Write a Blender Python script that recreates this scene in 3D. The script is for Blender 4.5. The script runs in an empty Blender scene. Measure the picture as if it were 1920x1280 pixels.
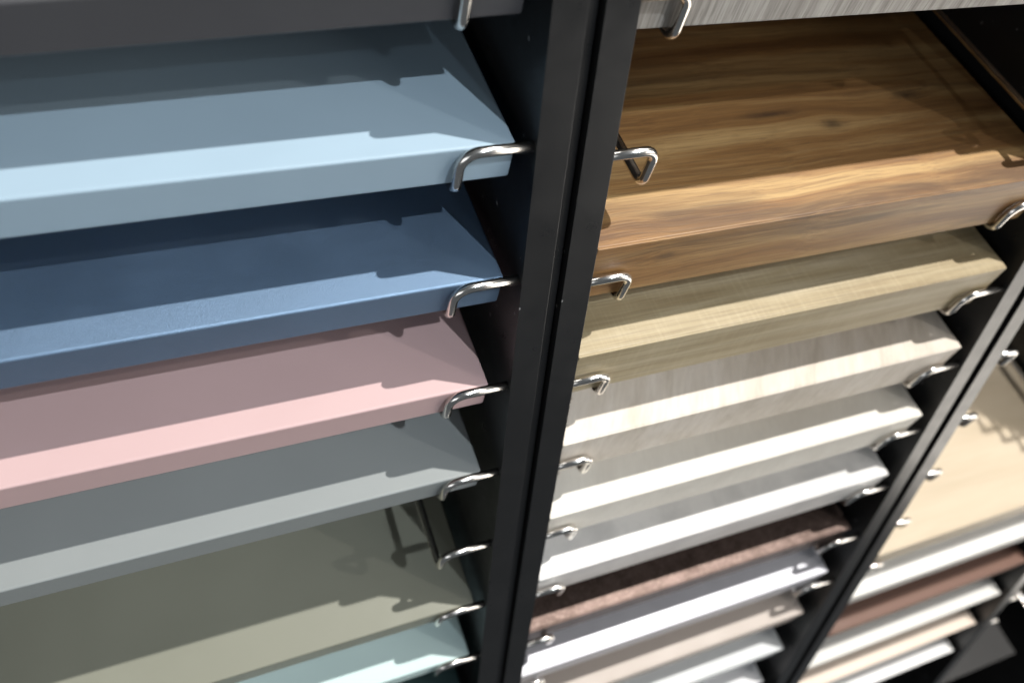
import bpy, bmesh, math, random
from mathutils import Vector, Matrix

S = 0.072                       # one shelf pitch in metres; layout below is in pitches
def P(x, y, z): return Vector((x * S, y * S, z * S))
scene = bpy.context.scene
col = scene.collection

# ------------------------------------------------------------------ camera
CAM_R = [[0.9258437, -0.3691572, 0.0808479], [-0.1822692, -0.6236157, -0.7601851], [0.3310458, 0.6890765, -0.6446567]]
CAM_C = (-1.98357, -4.07134, 1.30744)
cam_data = bpy.data.cameras.new('camera')
cam = bpy.data.objects.new('camera', cam_data)
col.objects.link(cam)
r, d, f = (Vector(v) for v in CAM_R)          # image right, image down, forward
m = Matrix((( r.x, -d.x, -f.x), (r.y, -d.y, -f.y), (r.z, -d.z, -f.z))).to_4x4()
m.translation = P(*CAM_C)
cam.matrix_world = m
cam_data.sensor_width = 36.0
cam_data.lens = 28.8665
cam_data.clip_start = 0.01
cam_data.clip_end = 50
cam_data.dof.use_dof = True
cam_data.dof.focus_distance = 5.75 * S
cam_data.dof.aperture_fstop = 5.6
cam_data.dof.aperture_blades = 0
scene.camera = cam

# ------------------------------------------------------------------ world and lamps
world = bpy.data.worlds.new('World')
scene.world = world
world.use_nodes = True
bg = world.node_tree.nodes['Background']
bg.inputs[0].default_value = (0.87, 0.95, 1.02, 1)
bg.inputs[1].default_value = 0.105

def spot(name, pos, target, power, size, blend, radius, color=(1, 1, 1)):
    l = bpy.data.lights.new(name, 'SPOT')
    l.energy = power
    l.spot_size = math.radians(size)
    l.spot_blend = blend
    l.shadow_soft_size = radius
    l.color = color
    o = bpy.data.objects.new(name, l)
    col.objects.link(o)
    o.location = P(*pos)
    o.rotation_euler = (P(*target) - P(*pos)).to_track_quat('-Z', 'Y').to_euler()
    return o
spot('ceiling_spot_near', (18.0, -7.4, 33.5), (5, 0, -6), 470, 100, 1.0, 0.022, (1.0, 0.97, 0.92))
spot('ceiling_spot_front', (17.5, -40.0, 40.0), (-0.9, 0, 0.2), 370, 12, 1.0, 0.03, (0.90, 0.97, 1.03))
spot('ceiling_spot_right', (45.0, -38.0, 33.0), (-1, 0, -2), 120, 30, 0.8, 0.04, (1.0, 0.97, 0.93))
spot('ceiling_spot_far', (20.0, -72.0, 40.0), (-1, 0, -1), 65, 22, 0.9, 0.04, (0.85, 0.97, 1.05))
spot('beech_fill_spot', (9.6, -9.0, 33.5), (8.6, 1.4, -8.0), 170, 11, 0.7, 0.022, (1.0, 0.97, 0.92))  # added narrow spot to brighten the beech board
spot('floor_fill_spot', (36.0, -15.0, 34.0), (36.0, -14.0, -21), 2500, 46, 0.5, 0.05, (1.0, 0.97, 0.93))  # added spot to brighten the floor piece mirrored in the panel edges

def soft_fill(name, pos, target, w, h, power, color):            # unseen area lamp added as broad fill in front of the rack
    l = bpy.data.lights.new(name, 'AREA')
    l.shape = 'RECTANGLE'; l.size = w; l.size_y = h
    l.energy = power; l.color = color
    o = bpy.data.objects.new(name, l)
    col.objects.link(o)
    o.location = P(*pos)
    o.rotation_euler = (P(*target) - P(*pos)).to_track_quat('-Z', 'Y').to_euler()
soft_fill('right_fill', (33, -26, 3), (3, 0, -5), 1.8, 1.4, 31, (1.0, 0.965, 0.91))  # added fill from the right front, lifts board fronts and shaded tops
soft_fill('left_fill', (-27, -24, 2), (0, 0, -3), 1.6, 1.2, 11, (0.95, 0.98, 1.0))  # added fill from the left front, lightens the shaded right ends of boards

scene.view_settings.view_transform = 'Standard'
scene.view_settings.look = 'None'
scene.view_settings.exposure = 0.0
scene.view_settings.gamma = 1.0
scene.view_settings.use_curve_mapping = False

# ------------------------------------------------------------------ materials
class NT:
    def __init__(self, name):
        self.m = bpy.data.materials.new(name)
        self.m.use_nodes = True
        self.t = self.m.node_tree
        self.b = self.t.nodes['Principled BSDF']
        self.co = self.t.nodes.new('ShaderNodeTexCoord').outputs['Object']
    def n(self, kind, **kw):
        nd = self.t.nodes.new(kind)
        for k, v in kw.items():
            setattr(nd, k, v)
        return nd
    def l(self, a, b): self.t.links.new(a, b)
    def mapping(self, scale=(1, 1, 1), rot=(0, 0, 0), loc=(0, 0, 0), src=None):
        mp = self.n('ShaderNodeMapping')
        mp.inputs['Scale'].default_value = scale
        mp.inputs['Rotation'].default_value = rot
        mp.inputs['Location'].default_value = loc
        self.l(src or self.co, mp.inputs['Vector'])
        return mp.outputs[0]
    def noise(self, vec, scale=1.0, detail=4.0, rough=0.55, dist=0.0):
        nn = self.n('ShaderNodeTexNoise')
        nn.inputs['Scale'].default_value = scale
        nn.inputs['Detail'].default_value = detail
        nn.inputs['Roughness'].default_value = rough
        nn.inputs['Distortion'].default_value = dist
        self.l(vec, nn.inputs['Vector'])
        return nn.outputs['Fac']
    def ramp(self, fac, stops):
        r = self.n('ShaderNodeValToRGB')
        e = r.color_ramp.elements
        while len(e) < len(stops): e.new(0.5)
        for el, (p, c) in zip(e, stops):
            el.position = p
            el.color = (c[0], c[1], c[2], 1) if hasattr(c, '__len__') else (c, c, c, 1)
        self.l(fac, r.inputs['Fac'])
        return r.outputs['Color']
    def mix(self, fac, a, b, mode='MIX'):
        mx = self.n('ShaderNodeMix', data_type='RGBA', blend_type=mode)
        for sock, v in ((mx.inputs['Factor'], fac), (mx.inputs[6], a), (mx.inputs[7], b)):
            if hasattr(v, 'is_linked'): self.l(v, sock)
            elif hasattr(v, '__len__'): sock.default_value = (v[0], v[1], v[2], 1)
            else: sock.default_value = v
        return mx.outputs[2]
    def math(self, op, a, b=0.0, clamp=False):
        mt = self.n('ShaderNodeMath', operation=op, use_clamp=clamp)
        for sock, v in ((mt.inputs[0], a), (mt.inputs[1], b)):
            if hasattr(v, 'is_linked'): self.l(v, sock)
            else: sock.default_value = v
        return mt.outputs[0]
    def bump(self, h, strength, dist):
        bp = self.n('ShaderNodeBump')
        bp.inputs['Strength'].default_value = strength
        bp.inputs['Distance'].default_value = dist
        self.l(h, bp.inputs['Height'])
        self.l(bp.outputs[0], self.b.inputs['Normal'])
    def color(self, c):
        if hasattr(c, 'is_linked'): self.l(c, self.b.inputs['Base Color'])
        else: self.b.inputs['Base Color'].default_value = (c[0], c[1], c[2], 1)
    def set(self, rough=0.5, metal=0.0, ior=1.5, spec=0.5):
        self.b.inputs['Roughness'].default_value = rough
        self.b.inputs['Metallic'].default_value = metal
        self.b.inputs['IOR'].default_value = ior
        self.b.inputs['Specular IOR Level'].default_value = spec
        return self.m

def lacquer(name, c, rough=0.5, grain=0.25, spec=0.5, metal=0.0):
    t = NT(name)
    v = t.mapping()
    soft = t.noise(v, 18, 3)
    c2 = tuple(x * 0.95 for x in c)
    t.color(t.mix(soft, c2, tuple(x * 1.05 for x in c)))
    t.l(t.ramp(t.noise(v, 35, 6, 0.65), [(0.35, rough - 0.05), (0.7, rough + 0.06)]), t.b.inputs['Roughness'])
    t.bump(t.noise(v, 2900, 2, 0.6), grain, 0.0003)
    return t.set(rough, metal, spec=spec)

def stone(name, c1, c2, scale=30, speck=None, rough=0.35, spec=0.5, metal=0.0):
    t = NT(name)
    v = t.mapping()
    f = t.noise(v, scale, 7, 0.62, 0.4)
    c = t.ramp(f, [(0.32, c2), (0.62, c1)])
    if speck:
        g = t.noise(v, scale * 9, 4, 0.7)
        c = t.mix(t.ramp(g, [(0.52, 0.0), (0.66, 1.0)]), c, speck)
    t.color(c)
    t.bump(t.noise(v, 1200, 2), 0.12, 0.0003)
    return t.set(rough, metal, spec=spec)

def wood(name, stops, across=(5, 55, 55), fine=(22, 900, 900), fine_amt=0.25, streak=None,
         saw=0.0, knots=(), rough=0.5, spec=0.5, rot=0.0, warp=0.0, seed=0.0, pore=(0.25, 0.2, 0.15)):
    t = NT(name)
    src = t.mapping(rot=(0, 0, rot), loc=(seed, seed * 0.7, seed * 0.3))
    knot_fac = None
    for (kx, ky, kz, sx, sy) in knots:                    # grain swells round a knot
        sub = t.n('ShaderNodeVectorMath', operation='SUBTRACT')
        t.l(t.co, sub.inputs[0]); sub.inputs[1].default_value = (kx, ky, kz)
        scl = t.n('ShaderNodeVectorMath', operation='MULTIPLY')
        t.l(sub.outputs[0], scl.inputs[0]); scl.inputs[1].default_value = (1 / sx, 1 / sy, 1 / sy)
        ln = t.n('ShaderNodeVectorMath', operation='LENGTH')
        t.l(scl.outputs[0], ln.inputs[0])
        g = t.math('POWER', 2.718, t.math('MULTIPLY', t.math('MULTIPLY', ln.outputs['Value'], ln.outputs['Value']), -0.10))
        push = t.n('ShaderNodeVectorMath', operation='MULTIPLY')
        t.l(sub.outputs[0], push.inputs[0]); push.inputs[1].default_value = (0.0, -0.55, -0.55)
        ps = t.n('ShaderNodeVectorMath', operation='SCALE')
        t.l(push.outputs[0], ps.inputs[0]); t.l(g, ps.inputs['Scale'])
        ad = t.n('ShaderNodeVectorMath', operation='ADD')
        t.l(src, ad.inputs[0]); t.l(ps.outputs[0], ad.inputs[1])
        src = ad.outputs[0]
        rag = t.math('ADD', ln.outputs['Value'], t.math('MULTIPLY', t.noise(t.co, 260, 3), 0.9))
        kf = t.math('SUBTRACT', 1.0, t.math('SMOOTH_MIN', t.math('DIVIDE', rag, 1.7), 1.0), clamp=True)
        kf = t.math('POWER', kf, 0.6)
        knot_fac = kf if knot_fac is None else t.math('MAXIMUM', knot_fac, kf)
    if warp:
        wn = t.n('ShaderNodeTexNoise'); wn.inputs['Scale'].default_value = 9; wn.inputs['Detail'].default_value = 2
        t.l(src, wn.inputs['Vector'])
        cs = t.n('ShaderNodeVectorMath', operation='SUBTRACT')
        t.l(wn.outputs['Color'], cs.inputs[0]); cs.inputs[1].default_value = (0.5, 0.5, 0.5)
        sc = t.n('ShaderNodeVectorMath', operation='MULTIPLY')
        t.l(cs.outputs[0], sc.inputs[0]); sc.inputs[1].default_value = (0, warp, warp)
        ad = t.n('ShaderNodeVectorMath', operation='ADD')
        t.l(src, ad.inputs[0]); t.l(sc.outputs[0], ad.inputs[1])
        src = ad.outputs[0]
    f = t.noise(t.mapping(across, src=src), 1.0, 5, 0.6, 0.35)
    c = t.ramp(f, stops)
    if streak:
        g = t.noise(t.mapping((across[0] * 0.8, across[1] * 0.45, across[2] * 0.45), src=src, loc=(3, 7, 1)), 1.0, 4, 0.6, 0.8)
        c = t.mix(t.ramp(g, [(0.52, 0.0), (0.66, 0.75)]), c, streak)
    h = t.noise(t.mapping(fine, src=src), 1.0, 3, 0.7)
    pores = t.ramp(h, [(0.36, 1.0), (0.5, 0.0)])
    c = t.mix(t.math('MULTIPLY', pores, fine_amt), c, tuple(pore), 'MIX')
    light = t.ramp(h, [(0.55, 0.0), (0.75, 1.0)])
    c = t.mix(t.math('MULTIPLY', light, fine_amt * 0.5), c, tuple(min(1, x * 1.35) for x in stops[-1][1]))
    dash = t.noise(t.mapping((38, 1500, 1500) if fine[0] < fine[1] else (1500, 38, 60), src=src, loc=(5, 3, 9)), 1.0, 2, 0.5)
    c = t.mix(t.math('MULTIPLY', t.ramp(dash, [(0.60, 0.0), (0.67, 1.0)]), fine_amt), c, tuple(pore))
    if saw:
        sw = t.noise(t.mapping((420, 28, 28), src=src), 1.0, 3, 0.6)
        c = t.mix(t.math('MULTIPLY', t.ramp(sw, [(0.5, 0.0), (0.72, 1.0)]), saw), c, tuple(min(1, x * 1.5) for x in stops[-1][1]))
    if knot_fac is not None:
        c = t.mix(t.math('MULTIPLY', knot_fac, 0.85), c, (0.035, 0.022, 0.016))
    t.color(c)
    t.bump(h, 0.22, 0.0006)
    return t.set(rough, spec=spec)

def black_laminate(name):
    t = NT(name)
    v = t.mapping()
    vo = t.n('ShaderNodeTexVoronoi')
    vo.inputs['Scale'].default_value = 130
    t.l(v, vo.inputs['Vector'])
    sep = t.n('ShaderNodeSeparateColor')
    t.l(vo.outputs['Color'], sep.inputs[0])
    rad = t.math('MULTIPLY', t.math('SUBTRACT', sep.outputs[0], 0.90, clamp=True), 1.5)
    dot = t.math('LESS_THAN', vo.outputs['Distance'], rad)
    dust = t.math('MULTIPLY', dot, t.math('MULTIPLY', sep.outputs[1], 0.5))
    haze = t.ramp(t.noise(v, 25, 4), [(0.45, (0.010, 0.010, 0.0104)), (0.75, (0.014, 0.014, 0.0144))])
    t.color(t.mix(dust, haze, (0.40, 0.40, 0.40)))
    rg = t.ramp(t.noise(v, 60, 5), [(0.3, 0.27), (0.7, 0.37)])
    t.l(rg, t.b.inputs['Roughness'])
    t.bump(t.noise(v, 1500, 2), 0.10, 0.0003)
    mm = t.set(0.4, ior=1.57)
    return mm

def chrome(name):
    t = NT(name)
    t.color((0.80, 0.77, 0.73))
    rg = t.ramp(t.noise(t.mapping(), 220, 3), [(0.3, 0.16), (0.7, 0.24)])
    t.l(rg, t.b.inputs['Roughness'])
    return t.set(0.12, metal=1.0)

M_BLACK = black_laminate('black_laminate')
M_CHROME = chrome('nickel_wire')

# ------------------------------------------------------------------ mesh helpers
def tag(o, label=None, cat=None, group=None, kind=None):
    if label: o['label'] = label
    if cat: o['category'] = cat
    if group: o['group'] = group
    if kind: o['kind'] = kind
    return o

def box_mesh(name, lo, hi, bevel, seg=3):
    """a box with rounded edges, corners given in metres"""
    bm = bmesh.new()
    bmesh.ops.create_cube(bm, size=1.0)
    for v in bm.verts:
        for i in range(3):
            v.co[i] = lo[i] if v.co[i] < 0 else hi[i]
    if bevel > 0:
        bmesh.ops.bevel(bm, geom=list(bm.edges), offset=bevel, segments=seg, profile=0.5, affect='EDGES')
    me = bpy.data.meshes.new(name)
    bm.to_mesh(me)
    bm.free()
    return me

def link(name, me, mat, parent=None):
    o = bpy.data.objects.new(name, me)
    col.objects.link(o)
    if mat and not me.materials: me.materials.append(mat)
    if parent: o.parent = parent
    return o

def fillet(pts, radii, n=7):
    out = [pts[0]]
    for i in range(1, len(pts) - 1):
        a, b, c = pts[i - 1], pts[i], pts[i + 1]
        u, v = (a - b).normalized(), (c - b).normalized()
        ang = u.angle(v)
        t = radii[i - 1] / math.tan(ang / 2)
        p0, p1 = b + u * t, b + v * t
        ctr = b + (u + v).normalized() * (radii[i - 1] / math.sin(ang / 2))
        e0, e1 = p0 - ctr, p1 - ctr
        tot = e0.angle(e1)
        ax = e0.cross(e1).normalized()
        for k in range(n + 1):
            out.append(ctr + Matrix.Rotation(tot * k / n, 3, ax) @ e0)
    out.append(pts[-1])
    return out

def tube_mesh(name, path, rad, sides=14):
    bm = bmesh.new()
    rings = []
    t0 = (path[1] - path[0]).normalized()
    nrm = t0.orthogonal().normalized()
    prev = t0
    for i, p in enumerate(path):
        if i == 0: t = t0
        elif i == len(path) - 1: t = (p - path[i - 1]).normalized()
        else: t = ((p - path[i - 1]).normalized() + (path[i + 1] - p).normalized()).normalized()
        nrm = (prev.rotation_difference(t) @ nrm)
        nrm = (nrm - t * nrm.dot(t)).normalized()
        prev = t
        bn = t.cross(nrm)
        rings.append([bm.verts.new(p + (nrm * math.cos(a) + bn * math.sin(a)) * rad)
                      for a in (2 * math.pi * k / sides for k in range(sides))])
    for a, b in zip(rings, rings[1:]):
        for k in range(sides):
            bm.faces.new((a[k], a[(k + 1) % sides], b[(k + 1) % sides], b[k])).smooth = True
    bm.faces.new(rings[0][::-1]); bm.faces.new(rings[-1])
    bmesh.ops.recalc_face_normals(bm, faces=bm.faces)
    me = bpy.data.meshes.new(name)
    bm.to_mesh(me)
    bm.free()
    return me

# ------------------------------------------------------------------ unseen floor piece right of the rack, added to reflect in the panel edges
FLOOR = -21.0
def sheet(name, x0, x1, y0, y1, z, mat):
    bm = bmesh.new()
    bm.faces.new([bm.verts.new(P(x, y, z)) for x, y in ((x0, y0), (x1, y0), (x1, y1), (x0, y1))])
    me = bpy.data.meshes.new(name); bm.to_mesh(me); bm.free()
    return tag(link(name, me, mat), kind='structure')
sheet('floor', 21.0, 90, -60, 12, FLOOR, stone('pale_tile', (0.80, 0.77, 0.72), (0.72, 0.69, 0.65), 6, rough=0.5))

# ------------------------------------------------------------------ cabinets
TH = 0.2872                     # tilt of the boards and bracket arms
ST, CT = math.sin(TH), math.cos(TH)
PT = 0.221                      # side panel thickness
TOP, DEPTH = 3.2, 4.7
ROD = 0.0355

def panel(parent, name, x0, x1, y0, y1, z0, z1, bevel=0.002):
    c = P((x0 + x1) / 2, (y0 + y1) / 2, (z0 + z1) / 2)
    h = P((x1 - x0) / 2, (y1 - y0) / 2, (z1 - z0) / 2)
    me = box_mesh(name, -h, h, bevel * S, 2)
    o = link(name, me, M_BLACK, parent)
    o.location = c - parent.location
    return o

def bracket_mesh(name, side, w, bend):
    """bent wire: out of the panel, down over the board's front, back under the board, into the panel; side +1 grows to +x"""
    tip = (0.155, -0.300)
    L = 3.9
    pts = [P(-0.06 * side, 0.0626, 0), P(w * side, 0.0626, 0), P(w * side, tip[0], tip[1]),
           P(w * side, tip[0] + L * CT, tip[1] + L * ST), P(-0.06 * side, tip[0] + L * CT, tip[1] + L * ST)]
    return tube_mesh(name, fillet(pts, [bend * S, 0.07 * S, 0.07 * S]), ROD * S)
WR, WL = 0.455, 0.355
ME_BR = bracket_mesh('bracket_wire', -1, WR, 0.125); ME_BR.materials.append(M_CHROME)
ME_BL = bracket_mesh('bracket_wire', 1, WL, 0.09); ME_BL.materials.append(M_CHROME)

def ledge_mesh(name, side):
    """the shorter wire that stays wholly under its board"""
    a = (0.155 + 0.35 * CT, -0.300 + 0.35 * ST)
    L = 3.5
    b = (a[0] + L * CT, a[1] + L * ST)
    pts = [P(-0.06 * side, *a), P(0.3 * side, *a), P(0.3 * side, *b), P(-0.06 * side, *b)]
    return tube_mesh(name, fillet(pts, [0.07 * S, 0.07 * S]), ROD * S)
ME_PR = ledge_mesh('ledge_wire', -1); ME_PR.materials.append(M_CHROME)
ME_PL = ledge_mesh('ledge_wire', 1); ME_PL.materials.append(M_CHROME)

def cabinet(label, x0, x1, zoff, rows, left=True, filler=True, plain=(), plain_right=()):
    root = bpy.data.objects.new('display_cabinet', None)
    col.objects.link(root)
    root.location = P((x0 + x1) / 2, 0, FLOOR)
    tag(root, label, 'cabinet', 'black display cabinets standing side by side')
    if left: panel(root, 'side_panel', x0 - PT, x0, 0, DEPTH, FLOOR + 0.02, TOP)
    panel(root, 'side_panel', x1, x1 + PT, 0, DEPTH, FLOOR + 0.02, TOP)
    if filler: panel(root, 'filler_strip', x1 + PT + 0.004, x1 + PT + 0.092, 0.055, 0.4, FLOOR + 0.02, TOP - 0.01, 0.004)
    panel(root, 'back_panel', x0 + 0.004, x1 - 0.004, DEPTH - 0.25, DEPTH - 0.03, FLOOR + 0.02, TOP - 0.02)
    panel(root, 'bottom_panel', x0 + 0.004, x1 - 0.004, 0.06, DEPTH - 0.26, FLOOR + 1.2, FLOOR + 1.42)
    rnd = random.Random(int(x0 * 10) + 77)
    for k in rows:
        for me, x in ((ME_PL if k in plain else ME_BL, x0), (ME_PR if k in plain or k in plain_right else ME_BR, x1)):
            o = link('wire_bracket', me, None, root)
            o.location = P(x, 0, -k + zoff) - root.location
            o.rotation_euler = (rnd.uniform(-0.006, 0.006), 0, rnd.uniform(-0.006, 0.006))
    return root

# column inner edges and heights of the bracket rows
COLS = {1: (-4.72, 0.0, 0.0), 2: (0.5484, 5.274, -0.132), 3: (5.84, 10.42, -0.176), 4: (10.645, 15.3, -0.2)}
cabinet('black cabinet at the left holding the blue, pink and grey boards', *COLS[1], range(0, 10))
cabinet('black cabinet in the middle holding the wood and stone boards', *COLS[2], range(0, 13), plain_right=range(9, 13))
cabinet('black cabinet at the right holding the beech and brown boards', *COLS[3], range(2, 14), filler=False, plain=range(9, 14), plain_right=(8,))
cabinet('black cabinet at the far right corner with a dark board', *COLS[4], (11.26, 12.04, 15.0), left=False, filler=False)

# ------------------------------------------------------------------ sample boards
def board(colid, k, t, mat, label, name, g0=0.02, g1=0.0956, bevel=0.02, depth=4.05, dz=0.0, yp=0.168, zp=-0.252, roll=0.0):
    x0, x1, zo = COLS[colid]
    if colid == 2: g1 = 0.15
    if colid == 3 or (colid == 2 and k < 7): yp = 0.199
    w = (x1 - g1) - (x0 + g0)
    me = box_mesh(name, (0, 0, 0), (w * S, depth * S, t * S), bevel * S, 4)
    o = link(name, me, mat)
    o.location = P(x0 + g0, yp, zp - k + zo + dz)
    o.rotation_euler = (TH, roll, 0)
    tag(o, label, 'sample board', 'sample boards tilted on wire brackets')
    if colid in (2, 3):                                   # glued edge strip along the front
        b = bevel * 0.55
        link('edge_band', box_mesh('edge_band', (0.003 * S, -0.013 * S, b * S), ((w - 0.003) * S, 0.004 * S, (t - b) * S), 0.004 * S, 2), mat, o)
    return o

TL, TM = 0.285, 0.575
LB = dict(name='sample_board', bevel=0.018)
board(1, 0, TL, lacquer('charcoal_lacquer', (0.066, 0.065, 0.070), 0.42), 'charcoal grey board at the top of the left cabinet', dz=-0.115, roll=-0.026, **LB)
board(1, 1, TL, lacquer('light_blue_lacquer', (0.315, 0.42, 0.505), 0.5), 'light blue matte board under the charcoal one', **LB)
board(1, 2, TL, lacquer('navy_lacquer', (0.19, 0.285, 0.415), 0.55, 0.6, 0.8, 0.8), 'dark denim blue board above the pink one', **LB)
board(1, 3, TL, lacquer('pink_lacquer', (0.54, 0.377, 0.372), 0.5), 'dusty pink board under the dark blue one', g1=0.14, **LB)
board(1, 4, TL, lacquer('grey_lacquer', (0.25, 0.27, 0.27), 0.5), 'mid grey board under the pink one', g1=0.14, **LB)
board(1, 6, TL, lacquer('olive_lacquer', (0.228, 0.23, 0.182), 0.5), 'olive grey board below an empty bracket row', **LB)
board(1, 7, TL, lacquer('mint_lacquer', (0.60, 0.76, 0.75), 0.5), 'pale mint board at the lower edge of the left cabinet', **LB)
board(1, 8, TL, lacquer('teal_lacquer', (0.02, 0.05, 0.05), 0.5), 'very dark teal board beneath the pale mint one', **LB)

MB = dict(name='sample_board', bevel=0.012, yp=0.24, zp=-0.245)
board(2, 0, TM, wood('grey_wood', [(0.3, (0.20, 0.18, 0.16)), (0.5, (0.34, 0.315, 0.285)), (0.7, (0.46, 0.435, 0.40))],
      (150, 6, 9), (900, 14, 20), 0.45, pore=(0.07, 0.06, 0.05), seed=2.0),
      'weathered grey wood board at the top of the middle cabinet', **MB)
board(2, 2, TM, wood('walnut', [(0.28, (0.15, 0.064, 0.021)), (0.47, (0.285, 0.145, 0.049)), (0.68, (0.50, 0.32, 0.135))],
      (2.4, 60, 60), (10, 950, 950), 0.38, streak=(0.075, 0.036, 0.016), warp=0.012,
      knots=((0.189, 0.0645, 0.0414, 0.0060, 0.0034), (0.044, 0.0, 0.027, 0.0055, 0.0022), (0.262, 0.082, 0.0414, 0.010, 0.0030), (0.150, 0.078, 0.0414, 0.016, 0.0022)), pore=(0.11, 0.06, 0.03), seed=0.4, spec=0.55),
      'warm brown walnut board with dark knots, below an empty bracket row', **MB)
board(2, 3, TM, wood('oak', [(0.3, (0.27, 0.20, 0.105)), (0.5, (0.385, 0.31, 0.185)), (0.7, (0.48, 0.405, 0.275))],
      (5, 70, 70), (9, 600, 600), 0.40, saw=0.12, pore=(0.20, 0.155, 0.09), seed=1.3),
      'sandy oak board with saw marks, right under the walnut one', **MB)
board(2, 4, TM, wood('pale_oak', [(0.3, (0.53, 0.46, 0.38)), (0.5, (0.64, 0.57, 0.49)), (0.7, (0.71, 0.645, 0.575))],
      (60, 12, 30), (300, 60, 90), 0.16, saw=0.15, rot=0.5, pore=(0.42, 0.36, 0.30), seed=2.3),
      'whitewashed oak board under the sandy oak one', **MB)
board(2, 5, TM, wood('cream_ash', [(0.3, (0.71, 0.665, 0.59)), (0.7, (0.81, 0.77, 0.695))],
      (40, 14, 26), (200, 50, 70), 0.10, rot=0.4, pore=(0.5, 0.47, 0.42), seed=3.1),
      'cream white board above the marbled grey one', **MB)
board(2, 6, TM, stone('grey_marble', (0.82, 0.805, 0.785), (0.62, 0.61, 0.60), 22, rough=0.3),
      'pale grey marbled board above the rusty brown one', **MB)
board(2, 7, 0.42, stone('rust_metal', (0.13, 0.093, 0.082), (0.065, 0.044, 0.037), 60, (0.21, 0.16, 0.14), 0.48, metal=0.9),
      'rusty brown metallic board in the middle cabinet', **MB)
board(2, 8, 0.50, stone('brushed_silver', (0.66, 0.66, 0.71), (0.60, 0.60, 0.65), 40, rough=0.42, metal=0.3), 'cool silver white board under the rusty brown one', **MB)
board(2, 9, 0.46, lacquer('sand_beige', (0.54, 0.47, 0.42), 0.5), 'sand beige board between two white ones in the middle cabinet', **MB)
board(2, 10, 0.46, lacquer('ice_white', (0.66, 0.68, 0.69), 0.45), 'ice white board under the sand beige one', **MB)
board(2, 11, 0.40, lacquer('bright_white', (0.78, 0.78, 0.80), 0.45), 'bright white board at the lower edge of the middle cabinet', **MB)

board(3, 8, 0.68, wood('beech', [(0.3, (0.41, 0.335, 0.235)), (0.5, (0.475, 0.395, 0.29)), (0.7, (0.53, 0.45, 0.34))],
      (3, 22, 22), (10, 300, 300), 0.10, pore=(0.45, 0.32, 0.2), seed=4.0),
      'pale beech board with a wide bare top, right cabinet', **MB)
board(3, 9, 0.62, lacquer('porcelain_white', (0.74, 0.73, 0.70), 0.45), 'thick porcelain white board under the beech one', **MB)
board(3, 10, 0.40, lacquer('chestnut', (0.14, 0.070, 0.048), 0.55), 'reddish chestnut brown board in the right cabinet', **MB)
board(3, 11, 0.40, lacquer('pearl_grey', (0.64, 0.63, 0.60), 0.5), 'pearl grey board under the chestnut brown one', **MB)
board(3, 12, 0.40, lacquer('peach_beige', (0.70, 0.59, 0.50), 0.5), 'peach beige board in the right cabinet', **MB)
board(3, 13, 0.40, lacquer('snow_white', (0.80, 0.80, 0.80), 0.45), 'snow white board lowest in the right cabinet', **MB)
board(4, 15, 0.40, lacquer('graphite', (0.032, 0.031, 0.031), 0.5), 'graphite board in the far right corner', g1=1.9, **MB)
